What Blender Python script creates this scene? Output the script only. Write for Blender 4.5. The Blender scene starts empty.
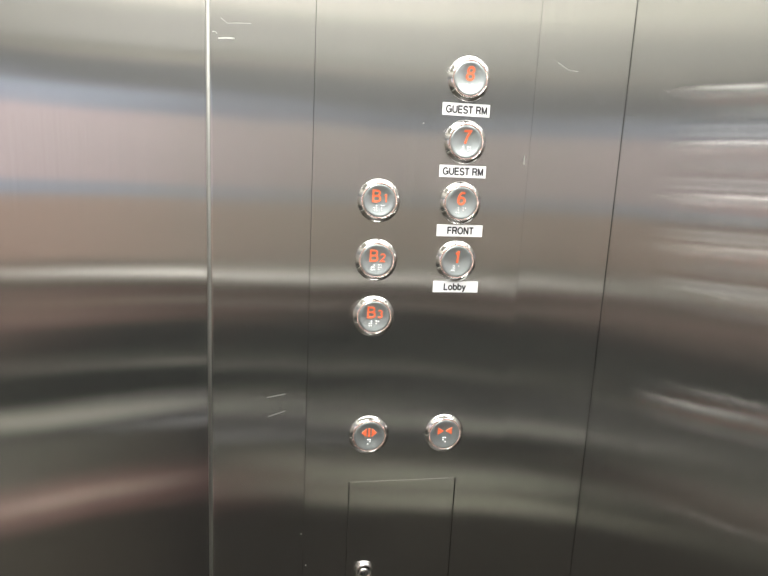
import bpy, bmesh, math, random
from mathutils import Vector, Matrix
random.seed(4)
S = bpy.context.scene
C = S.collection
CZ = 1.30                                   # camera height; heights on the front wall are written relative to it

# ---------------------------------------------------------------- camera, world, exposure
cd = bpy.data.cameras.new('camera'); cam = bpy.data.objects.new('camera', cd); C.objects.link(cam)
cd.sensor_width = 36; cd.lens = 28.125; cd.clip_start = 0.01
R = Matrix(((0.98391, -0.01382, -0.17812), (-0.17222, 0.1918, -0.96621), (0.04751, 0.98134, 0.18633)))
cam.matrix_world = Matrix.Translation((0, -0.62, CZ)) @ R.to_4x4()
S.camera = cam
w = bpy.data.worlds.new('world'); S.world = w; w.use_nodes = True
w.node_tree.nodes['Background'].inputs[0].default_value = (0.5, 0.5, 0.5, 1)
w.node_tree.nodes['Background'].inputs[1].default_value = 0.05
vs = S.view_settings
vs.view_transform = 'Standard'; vs.look = 'None'; vs.gamma = 1.0; vs.use_curve_mapping = False
vs.exposure = 0.25

# room extents
XL, XR = -1.15, 0.37            # side walls
YR, YD = -1.70, 0.06            # rear wall, door face
EDGE = -0.0657                  # door-side edge of the return panel
HC = 2.30
LIGHT_REAR, LIGHT_MID = 7.0, 4.0

# ---------------------------------------------------------------- materials
def nodes(name):
    m = bpy.data.materials.new(name); m.use_nodes = True
    nt = m.node_tree; nt.nodes.clear()
    out = nt.nodes.new('ShaderNodeOutputMaterial')
    return m, nt, out

def plain(name, col, rough=0.5, metal=0.0, **kw):
    m, nt, out = nodes(name)
    p = nt.nodes.new('ShaderNodeBsdfPrincipled')
    p.inputs['Base Color'].default_value = (*col, 1)
    p.inputs['Roughness'].default_value = rough
    p.inputs['Metallic'].default_value = metal
    for k, v in kw.items(): p.inputs[k].default_value = v
    nt.links.new(p.outputs[0], out.inputs[0])
    return m

def emit(name, col, s):
    m, nt, out = nodes(name)
    e = nt.nodes.new('ShaderNodeEmission'); e.inputs[0].default_value = (*col, 1); e.inputs[1].default_value = s
    nt.links.new(e.outputs[0], out.inputs[0]); return m

def brushed(name, col=(0.72, 0.72, 0.71), rough=0.21, aniso=-0.84, grain=0.012, wave=0.004, wseed=0.0, haze=0.07, hrough=0.45):
    """stainless steel with a vertical hairline finish: reflections smear sideways"""
    m, nt, out = nodes(name); N = nt.nodes.new; L = nt.links.new
    geo = N('ShaderNodeNewGeometry')
    cr = N('ShaderNodeVectorMath'); cr.operation = 'CROSS_PRODUCT'
    L(geo.outputs['True Normal'], cr.inputs[0]); cr.inputs[1].default_value = (0, 0, 1)
    nrm = N('ShaderNodeVectorMath'); nrm.operation = 'NORMALIZE'; L(cr.outputs[0], nrm.inputs[0])
    # hairlines
    mp = N('ShaderNodeMapping'); mp.inputs['Scale'].default_value = (900, 900, 5); L(geo.outputs['Position'], mp.inputs[0])
    nz = N('ShaderNodeTexNoise'); nz.inputs['Scale'].default_value = 1.0; nz.inputs['Detail'].default_value = 3; L(mp.outputs[0], nz.inputs['Vector'])
    # slow waves of thin sheet metal
    mp2 = N('ShaderNodeMapping'); mp2.inputs['Scale'].default_value = (3, 3, 1.6); mp2.inputs['Location'].default_value = (wseed, wseed, wseed)
    L(geo.outputs['Position'], mp2.inputs[0])
    nz2 = N('ShaderNodeTexNoise'); nz2.inputs['Scale'].default_value = 1.0; nz2.inputs['Detail'].default_value = 1; L(mp2.outputs[0], nz2.inputs['Vector'])
    b2 = N('ShaderNodeBump'); b2.inputs['Strength'].default_value = 1.0; b2.inputs['Distance'].default_value = wave; L(nz2.outputs[0], b2.inputs['Height'])
    b1 = N('ShaderNodeBump'); b1.inputs['Strength'].default_value = grain; b1.inputs['Distance'].default_value = 0.001
    L(nz.outputs[0], b1.inputs['Height']); L(b2.outputs[0], b1.inputs['Normal'])
    # faint tone variation along the hairlines
    rmp = N('ShaderNodeMapRange'); rmp.inputs[1].default_value = 0.3; rmp.inputs[2].default_value = 0.7
    rmp.inputs[3].default_value = 0.965; rmp.inputs[4].default_value = 1.03; L(nz.outputs[0], rmp.inputs[0])
    mul = N('ShaderNodeVectorMath'); mul.operation = 'SCALE'; mul.inputs[0].default_value = col; L(rmp.outputs[0], mul.inputs['Scale'])
    g = N('ShaderNodeBsdfAnisotropic'); g.distribution = 'BECKMANN'
    L(mul.outputs[0], g.inputs['Color']); g.inputs['Roughness'].default_value = rough; g.inputs['Anisotropy'].default_value = aniso
    L(b1.outputs[0], g.inputs['Normal']); L(nrm.outputs[0], g.inputs['Tangent'])
    h = N('ShaderNodeBsdfAnisotropic'); h.distribution = 'GGX'
    L(mul.outputs[0], h.inputs['Color']); h.inputs['Roughness'].default_value = hrough; h.inputs['Anisotropy'].default_value = -0.4
    L(b1.outputs[0], h.inputs['Normal']); L(nrm.outputs[0], h.inputs['Tangent'])
    mx = N('ShaderNodeMixShader'); mx.inputs[0].default_value = haze
    L(g.outputs[0], mx.inputs[1]); L(h.outputs[0], mx.inputs[2]); L(mx.outputs[0], out.inputs[0])
    return m

STEEL = brushed('brushed_steel_front')
STEEL_P = brushed('brushed_steel_panel', wseed=3.1)
STEEL_R = brushed('brushed_steel_side', wseed=7.7, rough=0.18, aniso=-0.82, wave=0.0015)
STEEL_D = brushed('brushed_steel_door', wseed=5.2, rough=0.17, aniso=-0.82)
STEEL_EDGE = plain('satin_steel_edge', (0.33, 0.33, 0.31), 0.5, 1.0)
CHROME = plain('chrome', (0.86, 0.85, 0.84), 0.06, 1.0)
CAP = plain('satin_button_metal', (0.66, 0.72, 0.74), 0.32, 0.9)
RIM = plain('pinkish_ring', (0.74, 0.55, 0.50), 0.22, 0.8)
ORANGE = plain('orange_enamel', (0.92, 0.20, 0.09), 0.5)
DOT = plain('pale_dot', (0.95, 0.95, 0.95), 0.4)
WHITE = plain('white_label_film', (0.93, 0.94, 0.95), 0.5)
BLACK = plain('black_ink', (0.015, 0.015, 0.018), 0.5)
DARKGAP = plain('dark_gap', (0.02, 0.02, 0.02), 0.7)
SCRATCH_GLINT = plain('scratch_and_glint_metal', (0.8, 0.8, 0.77), 0.4, 0.85)
RAIL = plain('satin_rail', (0.95, 0.93, 0.88), 0.35, 0.5)
FLOOR = plain('dark_stone_floor', (0.045, 0.040, 0.032), 0.35)
CEIL = plain('ceiling_paint', (0.75, 0.74, 0.68), 0.7)
W_UP = plain('rear_brightened_laminate', (0.38, 0.37, 0.325), 0.45)
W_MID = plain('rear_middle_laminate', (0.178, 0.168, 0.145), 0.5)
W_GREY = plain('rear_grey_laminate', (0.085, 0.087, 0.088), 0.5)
W_SOFT = plain('rear_falloff_laminate', (0.20, 0.197, 0.18), 0.5)
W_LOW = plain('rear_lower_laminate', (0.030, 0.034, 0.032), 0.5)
BLUE = plain('poster_blue_grey', (0.27, 0.30, 0.37), 0.5)
PINK = plain('poster_pale_pink', (0.44, 0.37, 0.39), 0.5)
TAN = plain('poster_tan', (0.33, 0.245, 0.205), 0.5)
SALMON = plain('poster_salmon', (0.27, 0.19, 0.165), 0.5)
STREAK = plain('reflected_streak_paint', (0.93, 0.93, 0.82), 0.5)  # pale tone painted in for bright streaks in the steel
ROSE = plain('rose_floor_stone', (0.34, 0.20, 0.18), 0.4)
BASE = plain('baseboard_paint', (0.15, 0.15, 0.13), 0.5)
STONE = plain('pale_floor_stone', (0.80, 0.79, 0.66), 0.4)
LAMP = emit('lamp_diffuser_glow', (1.0, 0.985, 0.95), 30.0)

# ---------------------------------------------------------------- helpers
def link(name, bm, mats, parent=None, smooth=False, loc=None):
    me = bpy.data.meshes.new(name); bm.normal_update(); bm.to_mesh(me); bm.free()
    for m in (mats if isinstance(mats, (list, tuple)) else [mats]): me.materials.append(m)
    if smooth:
        for p in me.polygons: p.use_smooth = True
    o = bpy.data.objects.new(name, me); C.objects.link(o)
    if loc: o.location = loc
    if parent: o.parent = parent
    return o

def box(bm, x0, x1, y0, y1, z0, z1, bevel=0, seg=2):
    r = bmesh.ops.create_cube(bm, size=1)
    vs_ = r['verts']
    bmesh.ops.scale(bm, vec=(x1-x0, y1-y0, z1-z0), verts=vs_)
    bmesh.ops.translate(bm, vec=((x0+x1)/2, (y0+y1)/2, (z0+z1)/2), verts=vs_)
    if bevel:
        es = list({e for v in vs_ for e in v.link_edges})
        bmesh.ops.bevel(bm, geom=es, offset=bevel, segments=seg, affect='EDGES', profile=0.5)

def lathe(bm, prof, seg=64, cap=False):
    """profile of (radius, height) turned about the -Y axis (height goes towards the viewer)"""
    rings = []
    for r, h in prof:
        if r < 1e-7: rings.append([bm.verts.new((0, -h, 0))])
        else: rings.append([bm.verts.new((r*math.cos(2*math.pi*i/seg), -h, r*math.sin(2*math.pi*i/seg))) for i in range(seg)])
    for a, b in zip(rings, rings[1:]):
        for i in range(seg):
            j = (i+1) % seg
            if len(a) == 1 and len(b) == 1: continue
            if len(b) == 1: bm.faces.new((a[i], a[j], b[0]))
            elif len(a) == 1: bm.faces.new((a[0], b[j], b[i]))
            else: bm.faces.new((a[i], a[j], b[j], b[i]))
    bmesh.ops.recalc_face_normals(bm, faces=bm.faces)

def tube(bm, p, q, r, seg=20):
    p, q = Vector(p), Vector(q); d = q-p
    M = Matrix.Translation((p+q)/2) @ d.to_track_quat('Z', 'Y').to_matrix().to_4x4()
    bmesh.ops.create_cone(bm, cap_ends=True, segments=seg, radius1=r, radius2=r, depth=d.length, matrix=M)

def prism(bm, pts, y0, y1):
    """outline in x,z given thickness along y"""
    a = [bm.verts.new((x, y0, z)) for x, z in pts]; b = [bm.verts.new((x, y1, z)) for x, z in pts]
    bm.faces.new(a); bm.faces.new(b[::-1])
    n = len(pts)
    for i in range(n): bm.faces.new((a[i], b[i], b[(i+1) % n], a[(i+1) % n]))
    bmesh.ops.recalc_face_normals(bm, faces=bm.faces)

def tag(o, label, cat, group=None):
    o['label'] = label; o['category'] = cat
    if group: o['group'] = group
    return o
def struct(o): o['kind'] = 'structure'; return o
def empty(name, loc):
    o = bpy.data.objects.new(name, None); o.empty_display_size = 0.02; C.objects.link(o); o.location = loc; return o

def ell(cx, cy, rx, ry, a0, a1, n=14):
    return [(cx+rx*math.cos(math.radians(a0+(a1-a0)*i/n)), cy+ry*math.sin(math.radians(a0+(a1-a0)*i/n))) for i in range(n+1)]
# sans-serif capitals as pen strokes: (advance width, strokes); height 1 is the cap height
GLYPH = {
 'G': (0.98, [ell(0.47, 0.5, 0.41, 0.5, 42, 360, 26) + [(0.88, 0.46)], [(0.50, 0.46), (0.88, 0.46)], [(0.88, 0.50), (0.88, 0.0)]]),
 'U': (0.92, [[(0.10, 1.03), (0.10, 0.36)] + ell(0.45, 0.36, 0.35, 0.36, 180, 360, 14) + [(0.80, 1.03)]]),
 'E': (0.80, [[(0.72, 1.0), (0.08, 1.0), (0.08, 0.0), (0.74, 0.0)], [(0.08, 0.52), (0.68, 0.52)]]),
 'S': (0.84, [ell(0.41, 0.745, 0.31, 0.255, 20, 270, 16) + ell(0.41, 0.235, 0.33, 0.255, 90, -165, 16)]),
 'T': (0.78, [[(0.0, 1.0), (0.74, 1.0)], [(0.37, 1.0), (0.37, -0.05)]]),
 'R': (0.90, [[(0.09, -0.05), (0.09, 1.0), (0.50, 1.0)] + ell(0.50, 0.75, 0.27, 0.25, 90, -90, 12) + [(0.09, 0.50)], [(0.45, 0.50), (0.66, 0.40), (0.70, 0.10), (0.76, -0.05)]]),
 'M': (1.04, [[(0.09, -0.07), (0.09, 1.07)], [(0.11, 1.0), (0.47, 0.0)], [(0.47, 0.0), (0.83, 1.0)], [(0.85, 1.07), (0.85, -0.07)]]),
 'F': (0.76, [[(0.70, 1.0), (0.08, 1.0), (0.08, -0.05)], [(0.08, 0.52), (0.62, 0.52)]]),
 'O': (1.00, [ell(0.47, 0.5, 0.42, 0.5, 0, 360, 28)]),
 'N': (0.90, [[(0.09, -0.07), (0.09, 1.07)], [(0.11, 1.0), (0.73, 0.0)], [(0.75, -0.07), (0.75, 1.07)]]),
 'L': (0.70, [[(0.08, 1.05), (0.08, 0.0), (0.64, 0.0)]]),
 'o': (0.70, [ell(0.33, 0.34, 0.28, 0.34, 0, 360, 22)]),
 'b': (0.72, [[(0.08, 1.05), (0.08, -0.02)], ell(0.36, 0.34, 0.28, 0.34, 0, 360, 22)]),
 'y': (0.62, [[(0.03, 0.72), (0.29, 0.02)], [(0.55, 0.72), (0.27, -0.12), (0.17, -0.26), (0.02, -0.25)]]),
 ' ': (0.36, []),
 '8': (0.70, [ell(0.33, 0.755, 0.25, 0.245, 0, 360, 20), ell(0.33, 0.255, 0.29, 0.255, 0, 360, 20)]),
 '7': (0.66, [[(0.02, 1.0), (0.60, 1.0), (0.38, 0.52), (0.26, -0.05)]]),
 '6': (0.70, [ell(0.33, 0.29, 0.28, 0.29, 0, 360, 20), ell(0.37, 0.45, 0.33, 0.55, 55, 180, 12) + [(0.04, 0.3)]]),
 '1': (0.40, [[(0.0, 0.76), (0.14, 0.84), (0.24, 1.04)], [(0.24, 1.05), (0.24, -0.05)]]),
 'B': (0.86, [[(0.10, 0.5), (0.10, 1.0), (0.44, 1.0)] + ell(0.44, 0.76, 0.25, 0.24, 90, -90, 10) + [(0.10, 0.52)], [(0.10, 0.52), (0.46, 0.52)] + ell(0.46, 0.26, 0.29, 0.26, 90, -90, 10) + [(0.10, 0.0), (0.10, 0.6)]]),
 '2': (0.72, [ell(0.31, 0.72, 0.27, 0.28, 165, -30, 12) + [(0.04, 0.0), (0.62, 0.0)]]),
 '3': (0.70, [ell(0.31, 0.76, 0.25, 0.24, 160, -85, 12), ell(0.31, 0.26, 0.28, 0.26, 85, -160, 12)]),
}
def text_mesh(name, s, cap, mat, parent, x, y, z, pen=0.15, depth=0.0003, sx=1.0, slant=0.0, track=0.0):
    """upright lettering facing -Y, centred at x,z in the parent's frame"""
    bm = bmesh.new(); total = sum(GLYPH[c][0]+track for c in s)-0.1-track; ox = -total/2; k = 0
    for ch in s:
        adv, strokes = GLYPH[ch]
        for st in strokes:
            k += 1
            P_ = [Vector(((ox+a+slant*(b-0.5))*cap*sx, (b-0.5)*cap)) for a, b in st]
            P_ = [p for i, p in enumerate(P_) if i == 0 or (p-P_[i-1]).length > 1e-5*1.0]
            closed = (P_[0]-P_[-1]).length < 1e-7
            if closed: P_ = P_[:-1]
            n = len(P_); hw = pen*cap/2; L_, R_ = [], []
            for i in range(n):
                a = P_[i-1] if (i or closed) else None
                b = P_[(i+1) % n] if (i < n-1 or closed) else None
                d1 = (P_[i]-a).normalized() if a is not None else None
                d2 = (b-P_[i]).normalized() if b is not None else None
                d1 = d1 or d2; d2 = d2 or d1
                m = (d1+d2)
                m = m.normalized() if m.length > 1e-6 else d1
                nn = Vector((-m.y, m.x)); c = max(0.45, abs(nn.dot(Vector((-d1.y, d1.x)))))
                L_.append(P_[i]+nn*hw/c); R_.append(P_[i]-nn*hw/c)
            yy = y-depth-k*1e-6
            lv = [bm.verts.new((x+v.x, yy, z+v.y)) for v in L_]; rv = [bm.verts.new((x+v.x, yy, z+v.y)) for v in R_]
            lb = [bm.verts.new((x+v.x, y, z+v.y)) for v in L_]; rb = [bm.verts.new((x+v.x, y, z+v.y)) for v in R_]
            for i in range(n if closed else n-1):
                j = (i+1) % n
                bm.faces.new((lv[i], lv[j], rv[j], rv[i])); bm.faces.new((lv[i], lb[i], lb[j], lv[j])); bm.faces.new((rv[i], rv[j], rb[j], rb[i]))
        ox += adv+track
    bmesh.ops.recalc_face_normals(bm, faces=bm.faces)
    return link(name, bm, mat, parent)

# ---------------------------------------------------------------- structure
bm = bmesh.new(); box(bm, XL-0.1, XR+0.1, YR-0.1, 0.25, -0.1, 0); struct(link('floor', bm, FLOOR))
bm = bmesh.new(); box(bm, XL-0.1, XR+0.1, YR-0.1, 0.25, HC, HC+0.1); struct(link('ceiling', bm, CEIL))
bm = bmesh.new(); box(bm, XR, XR+0.1, YR-0.1, 0.25, 0, HC); struct(link('wall_right', bm, STEEL_R))
bm = bmesh.new(); box(bm, XL-0.1, XL, YR-0.1, 0.25, 0, HC); struct(link('wall_left', bm, W_MID))
# front return wall: strips on each side of the operating panel, one rounded edge by the doorway
bm = bmesh.new()
box(bm, EDGE, 0.0347, 0, 0.20, 0, HC)
es = [e for e in bm.edges if all(abs(v.co.x-EDGE) < 1e-6 and abs(v.co.y) < 1e-6 for v in e.verts)]
bmesh.ops.bevel(bm, geom=es, offset=0.0034, segments=4, affect='EDGES', profile=0.5)
box(bm, 0.0345-0.004, 0.2650, 0.004, 0.20, 0, HC)
box(bm, 0.2648, XR-0.0005, 0, 0.20, 0, HC, bevel=0.0003, seg=1)
fw = struct(link('wall_front', bm, STEEL))
bm = bmesh.new(); tube(bm, (EDGE-0.0004, 0.0022, 0.0), (EDGE-0.0004, 0.0022, HC), 0.0021, 24)
struct(link('trim_6', bm, STEEL_EDGE, None, True))
# door panel and left return of the doorway
bm = bmesh.new(); box(bm, -0.98, EDGE-0.004, YD, YD+0.04, 0.005, 2.12, bevel=0.001); struct(link('door_1', bm, STEEL_D))
bm = bmesh.new()
box(bm, XL, -0.99, 0, 0.2, 0, HC, bevel=0.002); box(bm, -0.99, EDGE, 0.0, 0.2, 2.13, HC)
struct(link('trim_1', bm, STEEL))
bm = bmesh.new(); box(bm, -1.1, EDGE, YD+0.06, 0.25, 0, HC); struct(link('wall_shaft', bm, DARKGAP))
# rear wall in laminate bands; the top two tones paint in the lamp's falloff
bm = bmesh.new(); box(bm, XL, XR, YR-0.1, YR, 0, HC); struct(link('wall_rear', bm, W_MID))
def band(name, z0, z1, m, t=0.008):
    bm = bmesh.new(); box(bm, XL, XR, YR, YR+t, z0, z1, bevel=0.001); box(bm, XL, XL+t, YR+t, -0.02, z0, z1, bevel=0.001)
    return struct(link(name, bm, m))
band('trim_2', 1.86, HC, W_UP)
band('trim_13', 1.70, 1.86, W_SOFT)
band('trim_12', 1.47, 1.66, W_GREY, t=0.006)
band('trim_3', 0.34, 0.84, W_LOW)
band('trim_4', 0.28, 0.325, STREAK, t=0.012)
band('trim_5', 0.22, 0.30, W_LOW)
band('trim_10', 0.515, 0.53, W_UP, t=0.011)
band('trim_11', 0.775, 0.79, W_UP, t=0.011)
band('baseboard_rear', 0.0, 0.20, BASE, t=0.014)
bm = bmesh.new(); box(bm, -0.12, XR, YR, YR+0.02, 0.04, 0.12, bevel=0.002); struct(link('trim_9', bm, STREAK))  # pale patch added to brighten the lower reflections
bm = bmesh.new(); box(bm, -0.58, XR, YR, -1.58, 0.0, 0.003); struct(link('trim_7', bm, STONE))
bm = bmesh.new(); box(bm, XL, -0.585, YR, -1.40, 0.0, 0.003); struct(link('trim_8', bm, ROSE))

# ---------------------------------------------------------------- rear fittings and an added dark blocker, showing only as reflections
def rail(x0, x1, y, z, label):
    t = empty('handrail', ((x0+x1)/2, y, z))
    bm = bmesh.new(); tube(bm, (x0-t.location.x, 0.0, 0), (x1-t.location.x, 0.0, 0), 0.017, 28); link('rail', bm, RAIL, t, True)
    for xx in (x0+0.15, x1-0.15):
        bm = bmesh.new(); tube(bm, (xx-t.location.x, 0, 0), (xx-t.location.x, YR-y, 0), 0.008, 16); link('bracket', bm, RAIL, t)
    return tag(t, label, 'handrail')
rail(XL+0.05, XR-0.05, YR+0.055, 0.89, 'round satin steel handrail across the rear wall')
t = empty('poster', (-0.78, YR, 1.20))
for z0, z1, m, nm in ((0.28, 0.36, BLUE, 'header'), (0.02, 0.28, PINK, 'sheet'), (-0.03, 0.02, BLUE, 'stripe'), (-0.27, -0.03, TAN, 'picture'), (-0.52, -0.37, SALMON, 'footer')):
    bm = bmesh.new(); box(bm, -0.35, 0.35, 0.0, 0.012, z0, z1, 0.0005); link(nm, bm, m, t)
tag(t, 'wide pale pink and tan notice with blue-grey stripes on the rear wall', 'poster')
t = empty('poster', (XL, -1.15, 1.20))
for z0, z1, m, nm in ((0.28, 0.36, BLUE, 'header'), (0.02, 0.28, PINK, 'sheet'), (-0.03, 0.02, BLUE, 'stripe'), (-0.27, -0.03, TAN, 'picture'), (-0.52, -0.37, SALMON, 'footer')):
    bm = bmesh.new(); box(bm, 0.0, 0.012, -0.50, 0.50, z0, z1, 0.0005); link(nm, bm, m, t)
tag(t, 'wide pale pink and tan notice with blue-grey stripes on the left wall', 'poster')
t = empty('reflection_blocker', (-0.09, -0.83, 0.0))  # unseen stand-in, added to darken reflections where a person would stand
bm = bmesh.new(); box(bm, -0.22, 0.22, -0.12, 0.12, 0.05, 0.68, 0.035, 4); link('shell', bm, BLACK, t, True)
for a in (-1, 1):
    for b in (-1, 1):
        bm = bmesh.new(); tube(bm, (a*0.17-0.012, b*0.09, 0.027), (a*0.17+0.012, b*0.09, 0.027), 0.027); link('wheel', bm, DARKGAP, t, True)
    bm = bmesh.new(); tube(bm, (a*0.09, -0.08, 0.64), (a*0.09, -0.08, 0.68), 0.006); link('handle_tube', bm, RAIL, t, True)
bm = bmesh.new(); box(bm, -0.11, 0.11, -0.095, -0.065, 0.675, 0.690, 0.008); link('handle', bm, BLACK, t)
tag(t, 'added upright black case standing in for a person, blocking reflections in the steel', 'reflection_blocker')

def lamp(x, y, lx, ly, label):
    t = empty('ceiling_light', (x, y, HC))
    bm = bmesh.new(); box(bm, -lx-0.02, lx+0.02, -ly-0.02, ly+0.02, -0.018, 0, 0.002); link('frame', bm, RAIL, t)
    bm = bmesh.new(); box(bm, -lx, lx, -ly, ly, -0.024, -0.018); link('diffuser', bm, LAMP, t)
    tag(t, label, 'ceiling light')
lamp(-0.39, -1.15, 0.58, 0.12, 'long ceiling lamp above the rear wall')
lamp(-0.10, -0.27, 0.40, 0.13, 'shorter ceiling lamp above the operating panel')

# ---------------------------------------------------------------- operating panel
P = empty('control_panel', (0, 0, CZ))
FY = -0.0008
AX0, AX1, AZ1, AZ0 = 0.0849, 0.2093, -0.3432, -0.62
bm = bmesh.new()
X0, X1, Z0, Z1 = 0.0352, 0.2643, -0.95, 0.62
g = 0.0005
for a in ((X0, AX0-g, Z0, Z1), (AX1+g, X1, Z0, Z1), (AX0-g, AX1+g, AZ1+g, Z1), (AX0-g, AX1+g, Z0, AZ0-g)):
    box(bm, a[0], a[1], FY, 0.0025, a[2], a[3])
bmesh.ops.remove_doubles(bm, verts=bm.verts, dist=1e-6)
link('face_plate', bm, STEEL_P, P)
bm = bmesh.new(); box(bm, X0+0.002, X1-0.002, 0.0026, 0.0038, Z0, Z1); link('backing', bm, DARKGAP, P)
bm = bmesh.new(); box(bm, AX0+g*0.6, AX1-g*0.6, FY-0.0002, 0.0022, AZ0+g, AZ1+g*0.8, bevel=0.0009, seg=3)
ad = link('access_door', bm, STEEL_P, P)
bm = bmesh.new(); lathe(bm, [(0.0, 0.0), (0.0105, 0.0), (0.0105, 0.003), (0.0092, 0.0048), (0.0078, 0.0045), (0.0074, 0.002), (0.0, 0.002)], 48)
link('lock', bm, CHROME, ad, True, (0.1061, FY, -0.4551))
bm = bmesh.new(); lathe(bm, [(0.0068, 0.0022), (0.0066, 0.0036), (0.0045, 0.0052), (0.0, 0.0056)], 40)
link('lock_plug', bm, CHROME, P, True, (0.1055, FY, -0.4570))
bm = bmesh.new(); box(bm, -0.0009, 0.0009, -0.0062, -0.0050, -0.0032, 0.0032); link('keyhole', bm, DARKGAP, P, False, (0.1055, FY, -0.4570))
P.rotation_euler = (-0.0012, 0, 0)
tag(P, 'tall brushed steel operating panel carrying the lift buttons', 'control panel')

# ---------------------------------------------------------------- buttons
BR = 0.0224
def arc(cx, cy, r, a0, a1, n):
    return [(cx+r*math.cos(math.radians(a0+(a1-a0)*i/n)), cy+r*math.sin(math.radians(a0+(a1-a0)*i/n))) for i in range(n+1)]
def button_base(loc):
    t = empty('lift_button', loc)
    prof = [(BR, -0.0005), (BR, 0.0016), (0.0220, 0.0022), (0.0192, 0.0046), (0.0186, 0.0050), (0.0181, 0.0049), (0.0179, 0.0040), (0.0178, 0.0020)]
    bm = bmesh.new(); lathe(bm, prof, 72); link('bezel', bm, CHROME, t, True)
    bm = bmesh.new(); lathe(bm, [(0.0178, 0.0030), (0.0178, 0.0050)] + arc(0.01745, 0.0050, 0.00035, 0, 180, 6) + [(0.0170, 0.0035)], 64); link('light_ring', bm, RIM, t, True)
    pr = [(0.0167, 0.0030), (0.0167, 0.0050), (0.0163, 0.0053)] + [(0.016*(1-i/10), 0.0053-0.0024*(1-(1-i/10)**2)) for i in range(1, 11)]
    bm = bmesh.new(); lathe(bm, pr, 64); link('cap', bm, CAP, t, True)
    return t
def capy(x, z):
    r = math.hypot(x, z)/0.016
    return -(0.0053-0.0024*(1-r*r))
CELL = {'#': (3, 4, 5, 6), '1': (1,), '2': (1, 2), '3': (1, 4), '6': (1, 2, 4), '7': (1, 2, 4, 5), '8': (1, 2, 5), 'b': (2, 3, 4, 5, 6), 'p': (1, 2, 3, 4), 'q': (1, 2, 3, 4, 5), 'r': (1, 2, 4), 'o': (1, 4, 5, 3), 'c': (1, 4, 2, 6)}
def conform(o):
    for v in o.data.vertices: v.co.y += capy(v.co.x, v.co.z)
    return o
def braille(t, cells, zc=-0.0076):
    pitch, gap = 0.0024, 0.0076
    n = len(cells)
    for ci, c in enumerate(cells):
        for d in CELL[c]:
            x = (ci-(n-1)/2)*gap + (-0.5 if d <= 3 else 0.5)*pitch
            z = zc + (1-((d-1) % 3))*pitch
            bm = bmesh.new(); bmesh.ops.create_icosphere(bm, subdivisions=2, radius=0.00085)
            link('braille_dot', bm, DOT, t, True, (x, capy(x, z)-0.0001, z))
data = [  # x, z, big, small, braille, label
 (0.1919, 0.0994, '8', '', '#8', 'round chrome lift button numbered 8, topmost of the right column'),
 (0.1922, 0.0366, '7', '', '#7', 'round chrome lift button numbered 7, below the upper GUEST RM sticker'),
 (0.1918, -0.0264, '6', '', '#6', 'round chrome lift button numbered 6, above the FRONT sticker'),
 (0.1914, -0.0886, '1', '', '#1', 'round chrome lift button numbered 1, above the Lobby sticker'),
 (0.1041, -0.0273, 'B', '1', 'bp', 'round chrome lift button marked B1, top of the left column'),
 (0.1041, -0.0893, 'B', '2', 'bq', 'round chrome lift button marked B2, between B1 and B3'),
 (0.1041, -0.1502, 'B', '3', 'br', 'round chrome lift button marked B3, below the B2 button')]
for x, z, big, small, br, lab in data:
    t = button_base((x, FY, CZ+z))
    if small:
        conform(text_mesh('numeral', big, 0.0110, ORANGE, t, -0.0033, -0.0004, 0.0048, pen=0.19, sx=1.05))
        conform(text_mesh('numeral', small, 0.0078, ORANGE, t, 0.0064, -0.0004, 0.0030, pen=0.20))
    else:
        conform(text_mesh('numeral', big, 0.0120, ORANGE, t, 0.0, -0.0004, 0.0049, pen=0.20, slant=0.08))
    braille(t, br)
    tag(t, lab, 'button', 'floor buttons on the operating panel')
t = button_base((0.1047, FY, CZ-0.2863))
for s in (-1, 1):
    bm = bmesh.new(); prism(bm, [(s*0.0086, 0.0036), (s*0.0028, 0.0088), (s*0.0028, -0.0016)], -0.0007, 0.0010)
    conform(link('arrow_symbol', bm, ORANGE, t))
bm = bmesh.new(); box(bm, -0.0013, 0.0013, -0.0005, 0.0010, -0.0016, 0.0088); conform(link('bar_symbol', bm, ORANGE, t))
braille(t, 'o', -0.0074)
tag(t, 'round door-open button with two orange triangles pointing outward', 'button', 'door buttons on the operating panel')
t = button_base((0.1916, FY, CZ-0.2867))
for s in (-1, 1):
    bm = bmesh.new(); prism(bm, [(s*0.0012, 0.0036), (s*0.0082, 0.0080), (s*0.0082, -0.0008)], -0.0007, 0.0010)
    conform(link('arrow_symbol', bm, ORANGE, t))
braille(t, 'c', -0.0074)
tag(t, 'round door-close button with two orange triangles pointing inward', 'button', 'door buttons on the operating panel')

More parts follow.
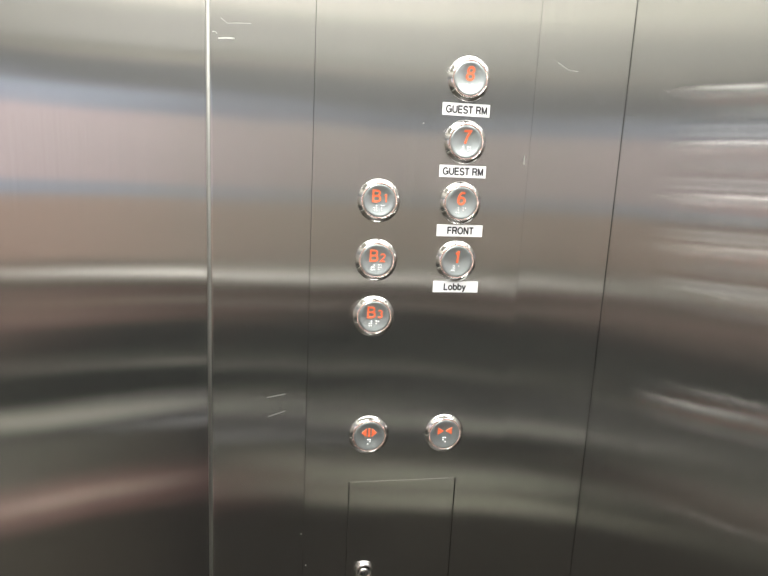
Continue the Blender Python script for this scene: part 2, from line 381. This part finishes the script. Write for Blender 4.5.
# ---------------------------------------------------------------- stickers under the right column
for x, z, ang, s, sp, lab in [
    (0.1914, 0.0691, 0.2, 'GUEST RM', 1.1, 'topmost white sticker, GUEST RM in black, between the 8 and 7 buttons'),
    (0.1922, 0.0065, 0.7, 'GUEST RM', 1.1, 'second white sticker from the top, GUEST RM, directly above the 6 button'),
    (0.1934, -0.0557, 0.4, 'FRONT', 1.05, 'white sticker reading FRONT below the button numbered 6'),
    (0.1932, -0.1168, 0.2, 'Lobby', 1.05, 'white sticker reading Lobby below the button numbered 1')]:
    bm = bmesh.new(); box(bm, -0.0254, 0.0254, -0.0003, 0, -0.0063, 0.0063, 0.0001, 1)
    o = link('sticker', bm, WHITE, None, False, (x, FY, CZ+z)); o.rotation_euler = (0, -math.radians(ang), 0)
    text_mesh('lettering', s, 0.0066, BLACK, o, {'Lobby': -0.0012, 'FRONT': 0.0006}.get(s, 0.0004), -0.0003, 0.0, pen=0.215, depth=0.00015, track=0.09, sx=0.93 if s != 'Lobby' else 0.98)
    tag(o, lab, 'sticker', 'floor name stickers beside the right column')

# ---------------------------------------------------------------- scratches and one painted seam glint, children of the wall they are in
def scratch_or_glint(pts, wd, parent, y, x=None):
    bm = bmesh.new()
    for (a, b), (c, d) in zip(pts, pts[1:]):
        p, q = Vector((a, b)), Vector((c, d)); n = (q-p).normalized(); n = Vector((-n.y, n.x))*wd/2
        prism(bm, [tuple(p+n), tuple(q+n), tuple(q-n), tuple(p-n)], y-0.0001, y+0.0001)
    return link('scratch_or_glint', bm, SCRATCH_GLINT, parent, False, (0, 0, CZ) if parent is not P else None)
scratch_or_glint([(-0.0565, 0.1185), (-0.0490, 0.1195), (-0.0415, 0.1196)], 0.0011, fw, 0)
scratch_or_glint([(-0.0620, 0.1240), (-0.0590, 0.1245), (-0.0575, 0.1225)], 0.0004, fw, 0)
scratch_or_glint([(-0.0540, 0.1370), (-0.0480, 0.1325), (-0.0400, 0.1335), (-0.0260, 0.1343)], 0.0002, fw, 0)
scratch_or_glint([(-0.0075, -0.2410), (0.0125, -0.2370)], 0.0004, fw, 0)
scratch_or_glint([(-0.0055, -0.2625), (0.0125, -0.2565)], 0.0004, fw, 0)
scratch_or_glint([(0.288, 0.123), (0.301, 0.116), (0.311, 0.116)], 0.0002, fw, 0)
scratch_or_glint([(0.2595, 0.026), (0.2595, 0.017)], 0.0008, P, FY)  # highlight on the panel's seam edge, painted as a pale sliver
for x, z in ((0.0325, -0.4050), (0.0385, -0.4440), (0.1470, 0.0530)):
    scratch_or_glint([(x-0.0005, z), (x+0.0005, z+0.0002)], 0.0009, fw if x < 0.0345 else P, 0 if x < 0.0345 else FY-0.0003)
